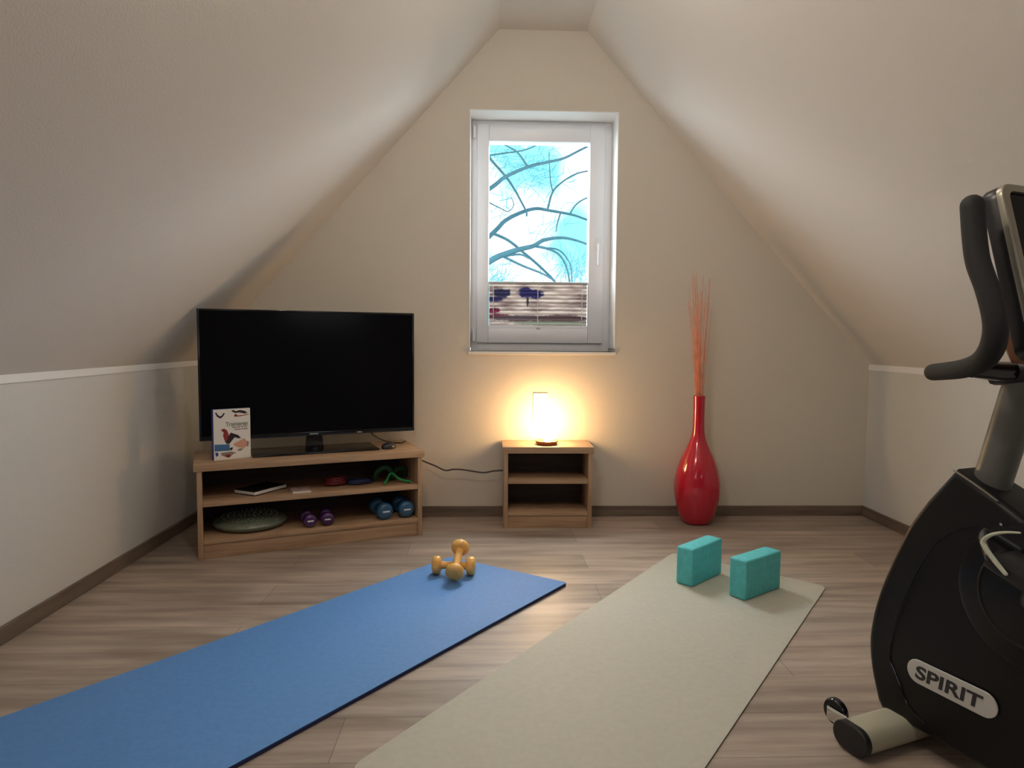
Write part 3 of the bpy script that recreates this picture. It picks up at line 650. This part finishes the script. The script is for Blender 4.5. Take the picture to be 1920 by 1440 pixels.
rim = [e for e in bm.edges if (e.verts[0] in sa and e.verts[1] in sa) or (e.verts[0] in sb and e.verts[1] in sb)]
bmesh.ops.bevel(bm, geom=rim, offset=0.016, segments=4, profile=0.5, affect='EDGES')
shroud = obj('shroud', bm, 'bike', bike, ang=50)
# front seam strip and top lip on the shroud
obj('top_lip', tube([(-0.066, -0.066, 0.700), (-0.068, -0.12, 0.676), (-0.070, -0.168, 0.652)], 0.0022, 6, smooth=3, dome=True), 'bezel', shroud)
obj('panel_seam', tube([(-0.0905, -0.140, 0.589), (-0.0915, -0.100, 0.570), (-0.095, -0.047, 0.518), (-0.097, 0.004, 0.409), (-0.100, 0.040, 0.300), (-0.1005, 0.052, 0.210), (-0.1005, 0.036, 0.175), (-0.1005, 0.015, 0.140), (-0.1005, -0.006, 0.105), (-0.1005, -0.050, 0.085)], 0.0016, 6, smooth=4), 'gloss_black', shroud)
obj('highlight_line', tube([(-0.083, -0.186, 0.606), (-0.083, -0.198, 0.590), (-0.083, -0.235, 0.583), (-0.083, -0.275, 0.575)], 0.0026, 6, smooth=4, dome=True), 'bezel', shroud)  # pale strip standing in for a curved highlight on the shroud
mr_ = Matrix.Rotation(-math.pi/2, 4, 'Y')
for sx in (-1, 1):
    dsc = lathe([(0, 0.112), (0.142, 0.112), (0.152, 0.108), (0.155, 0.10), (0.155, 0.05), (0, 0.05)], 64)
    xform(dsc, Matrix.Translation((0, -0.270, 0.470)) @ Matrix.Rotation(math.pi/2*sx, 4, 'Y'))
    dk = obj('crank_cover', dsc, 'bike_panel', bike)
    # raised ring groove
    rg = lathe([(0.100, 0.1125), (0.104, 0.1145), (0.108, 0.1125)], 64); xform(rg, Matrix.Translation((0, -0.270, 0.470)) @ Matrix.Rotation(math.pi/2*sx, 4, 'Y'))
    obj('groove_ring', rg, 'bike', dk)
# badge
def stadium(L_, H_, n_=10):
    P = []; r = H_/2
    for i in range(n_+1): a = -math.pi/2+math.pi*i/n_; P.append((L_/2-r+r*math.cos(a), r*math.sin(a)))
    for i in range(n_+1): a = math.pi/2+math.pi*i/n_; P.append((-L_/2+r+r*math.cos(a), r*math.sin(a)))
    return P
BC, BL, BHt = (-0.107, 0.2035), 0.214, 0.058
bdg = prism(stadium(BL, BHt), lambda a, b, t2: (t2, BC[0]-a, BC[1]+b), -0.1035, -0.0990, 0.001, 1)
badge = obj('badge', bdg, 'badge', bike)
badge['label'] = 'silver oval badge'
tx = text_bm('SPIRIT', 0.05, 0.0006, 0.0012)
fit(tx, 0.158, 0.033)
for v in tx.verts: v.co.x += v.co.y*0.12
MT = Matrix(((0, 0, -1, -0.1040), (-1, 0, 0, BC[0]+0.004), (0, 1, 0, BC[1]), (0, 0, 0, 1)))
lt = obj('lettering', xform(tx, MT), 'badge_ink', badge, smooth=False)
# crank, pedal and strap on the near side; the same on the far side turned half way round
for sx, (du, dz) in ((-1, (-0.035, 0.075)), (1, (0.035, -0.075))):
    X = 0.118*sx
    obj('crank_arm', tube([(X, -0.270, 0.470), (X+0.012*sx, -0.270+du*0.5, 0.470+dz*0.5), (X+0.018*sx, -0.270+du, 0.470+dz)], [0.021, 0.017, 0.019], 12, dome=True, flat=0.6), 'black', bike)
    pb = box(-0.048, 0.048, -0.052, 0.052, -0.014, 0.014, 0.006)
    ped = obj('pedal', xform(pb, Matrix.Translation((0.195*sx, -0.270+du, 0.475+dz)) @ Matrix.Rotation(0.35, 4, 'X')), 'black', bike)
    obj('toe_cage', tube([(0.235*sx, -0.225+du, 0.500+dz), (0.19*sx, -0.185+du, 0.530+dz), (0.15*sx, -0.225+du, 0.500+dz)], 0.014, 10, smooth=5, dome=True, flat=0.5), 'black', ped)
    c0 = (-0.270+du, 0.470+dz)
    st_ = [(-0.324, 0.641), (-0.298, 0.635), (-0.274, 0.624), (-0.259, 0.609), (-0.261, 0.597), (-0.281, 0.575), (-0.303, 0.555)]
    obj('pedal_strap', tube([(sx*0.25, u+0.035+du, z-0.075+dz) for u, z in st_], [0.002, 0.0025, 0.0035, 0.0045, 0.005, 0.0048, 0.004], 8, smooth=5, dome=True), 'strap', ped)
# front foot: flat oval tube across, end caps, transport wheels
def ovalx(x0, x1, m, name, par, grow=0.0):
    P = stadium(0.098+grow, 0.064+grow)
    b = prism(P, lambda a, c, t2: (t2, 0.026+a, 0.0385+c), x0, x1, 0.002, 1); return obj(name, b, m, par)
ovalx(-0.243, 0.243, 'bike_silver', 'front_foot', bike)
ovalx(-0.256, -0.238, 'black', 'foot_cap', bike, 0.004); ovalx(0.238, 0.256, 'black', 'foot_cap', bike, 0.004)
for sx in (-1, 1):
    wl = lathe([(0, -0.011), (0.020, -0.011), (0.030, -0.010), (0.033, -0.006), (0.033, 0.006), (0.030, 0.010), (0.020, 0.011), (0, 0.011)], 28)
    xform(wl, Matrix.Translation((sx*0.222, 0.098, 0.062)) @ Matrix.Rotation(math.pi/2, 4, 'Y'))
    obj('transport_wheel', wl, 'gloss_black', bike)
    obj('wheel_bracket', box(sx*0.222-0.018, sx*0.222-0.013, 0.05, 0.112, 0.040, 0.075, 0.003), 'chrome', bike)
# rear rail, rear foot, seat post and saddle
obj('rear_rail', box(-0.035, 0.035, -0.98, -0.40, 0.055, 0.125, 0.01), 'bike_grey', bike)
obj('rear_foot', xform(prism(stadium(0.098, 0.064), lambda a, c, t2: (t2, -0.98+a, 0.0385+c), -0.24, 0.24, 0.002, 1), Matrix.Identity(4)), 'bike_silver', bike)
obj('seat_post', tube([(0, -0.66, 0.10), (0, -0.74, 0.50), (0, -0.78, 0.76)], [0.045, 0.035, 0.030], 20), 'bike_grey', bike)
sd = bmesh.new(); bmesh.ops.create_icosphere(sd, subdivisions=3, radius=1)
for v in sd.verts:
    p = v.co; wy = 0.125*(1-0.65*max(0, p.y)); v.co = Vector((p.x*wy, -0.79+p.y*0.14, 0.80+p.z*0.045))
obj('saddle', sd, 'foam_grip', bike)
# mast
obj('mast', tube([(0, -0.095, 0.585), (0, -0.113, 0.683), (0, -0.170, 0.925)], 0.0385, 28), 'bike_grey', bike)
obj('clamp', xform(box(-0.052, 0.052, -0.045, 0.045, -0.020, 0.022, 0.012), Matrix.Translation((0, -0.160, 0.930)) @ Matrix.Rotation(-0.19, 4, 'X')), 'black', bike)
# handlebars
for sx in (-1, 1):
    P = [(0.22, -0.181, 1.278), (0.22, -0.188, 1.219), (0.22, -0.198, 1.164), (0.22, -0.219, 1.109), (0.218, -0.234, 1.055), (0.212, -0.235, 1.018), (0.2, -0.220, 0.983), (0.182, -0.187, 0.957), (0.155, -0.129, 0.941), (0.12, -0.043, 0.930)]
    hbar = obj('handlebar', tube([(sx*a, b, c) for a, b, c in P], [0.0222, 0.0222, 0.0222, 0.0215, 0.0215, 0.0225, 0.0230, 0.0220, 0.0205, 0.0195], 22, smooth=6, dome=True), 'foam_grip', bike)
    obj('grip_arm', tube([(sx*0.172, -0.165, 0.944), (sx*0.09, -0.166, 0.938), (sx*0.03, -0.168, 0.936)], [0.019, 0.021, 0.022], 16, smooth=3), 'gloss_black', bike)
    obj('bolt', xform(lathe([(0, 0.004), (0.004, 0.0035), (0.006, 0.0), (0, 0.0)], 14), Matrix.Translation((sx*0.088, -0.1815, 0.938)) @ Matrix.Rotation(math.pi/2, 4, 'X')), 'chrome', bike)
# console: local frame tilted towards the rider
ct = math.atan2(0.075, 0.289)
CM = Matrix.Translation((0, -0.171, 1.330)) @ Matrix.Rotation(-ct, 4, 'X')
def rrect(x0, x1, z0, z1, r, n_=6):
    P = []
    for (cx_, cz_, a0) in ((x1-r, z0+r, -math.pi/2), (x1-r, z1-r, 0), (x0+r, z1-r, math.pi/2), (x0+r, z0+r, math.pi)):
        for i in range(n_+1): a = a0+math.pi/2*i/n_; P.append((cx_+r*math.cos(a), cz_+r*math.sin(a)))
    return P
xz2 = lambda a, b, t2: (a, t2, b)
con = obj('console', xform(prism(rrect(-0.140, 0.140, -0.375, 0.0, 0.030), xz2, 0.0, 0.036, 0.008), CM), 'black', bike)
# silver face plate ring
rgm = bmesh.new(); PO = rrect(-0.140, 0.140, -0.375, 0.0, 0.030); PI_ = rrect(-0.121, 0.121, -0.352, -0.018, 0.016)
def rv_(P, y): return [rgm.verts.new((a, y, b)) for a, b in P]
o1, o0, i1, i0 = rv_(PO, -0.012), rv_(PO, 0.002), rv_(PI_, -0.013), rv_(PI_, 0.002)
k = len(PO)
for i in range(k):
    j = (i+1) % k
    rgm.faces.new((o1[i], o1[j], i1[j], i1[i])); rgm.faces.new((o0[i], o0[j], o1[j], o1[i])); rgm.faces.new((i1[i], i1[j], i0[j], i0[i])); rgm.faces.new((i0[i], i0[j], o0[j], o0[i]))
bmesh.ops.recalc_face_normals(rgm, faces=rgm.faces[:])
bmesh.ops.bevel(rgm, geom=[e for e in rgm.edges if all(v in set(o1) for v in e.verts)], offset=0.004, segments=3, profile=0.5, affect='EDGES')
obj('console_bezel', xform(rgm, CM), 'bezel', con)
obj('console_screen', xform(box(-0.122, 0.122, -0.006, 0.001, -0.353, -0.017), CM), 'screen', con)
bxm = prism([(-0.150, 1.20), (-0.168, 1.13), (-0.178, 1.04), (-0.186, 0.985), (-0.200, 0.957), (-0.240, 0.952), (-0.256, 0.985), (-0.225, 1.09), (-0.195, 1.20)], lambda a, b, t2: (t2, a, b), -0.106, 0.106, 0.008, 3)
obj('console_neck', bxm, 'lamplit_shell', bike)
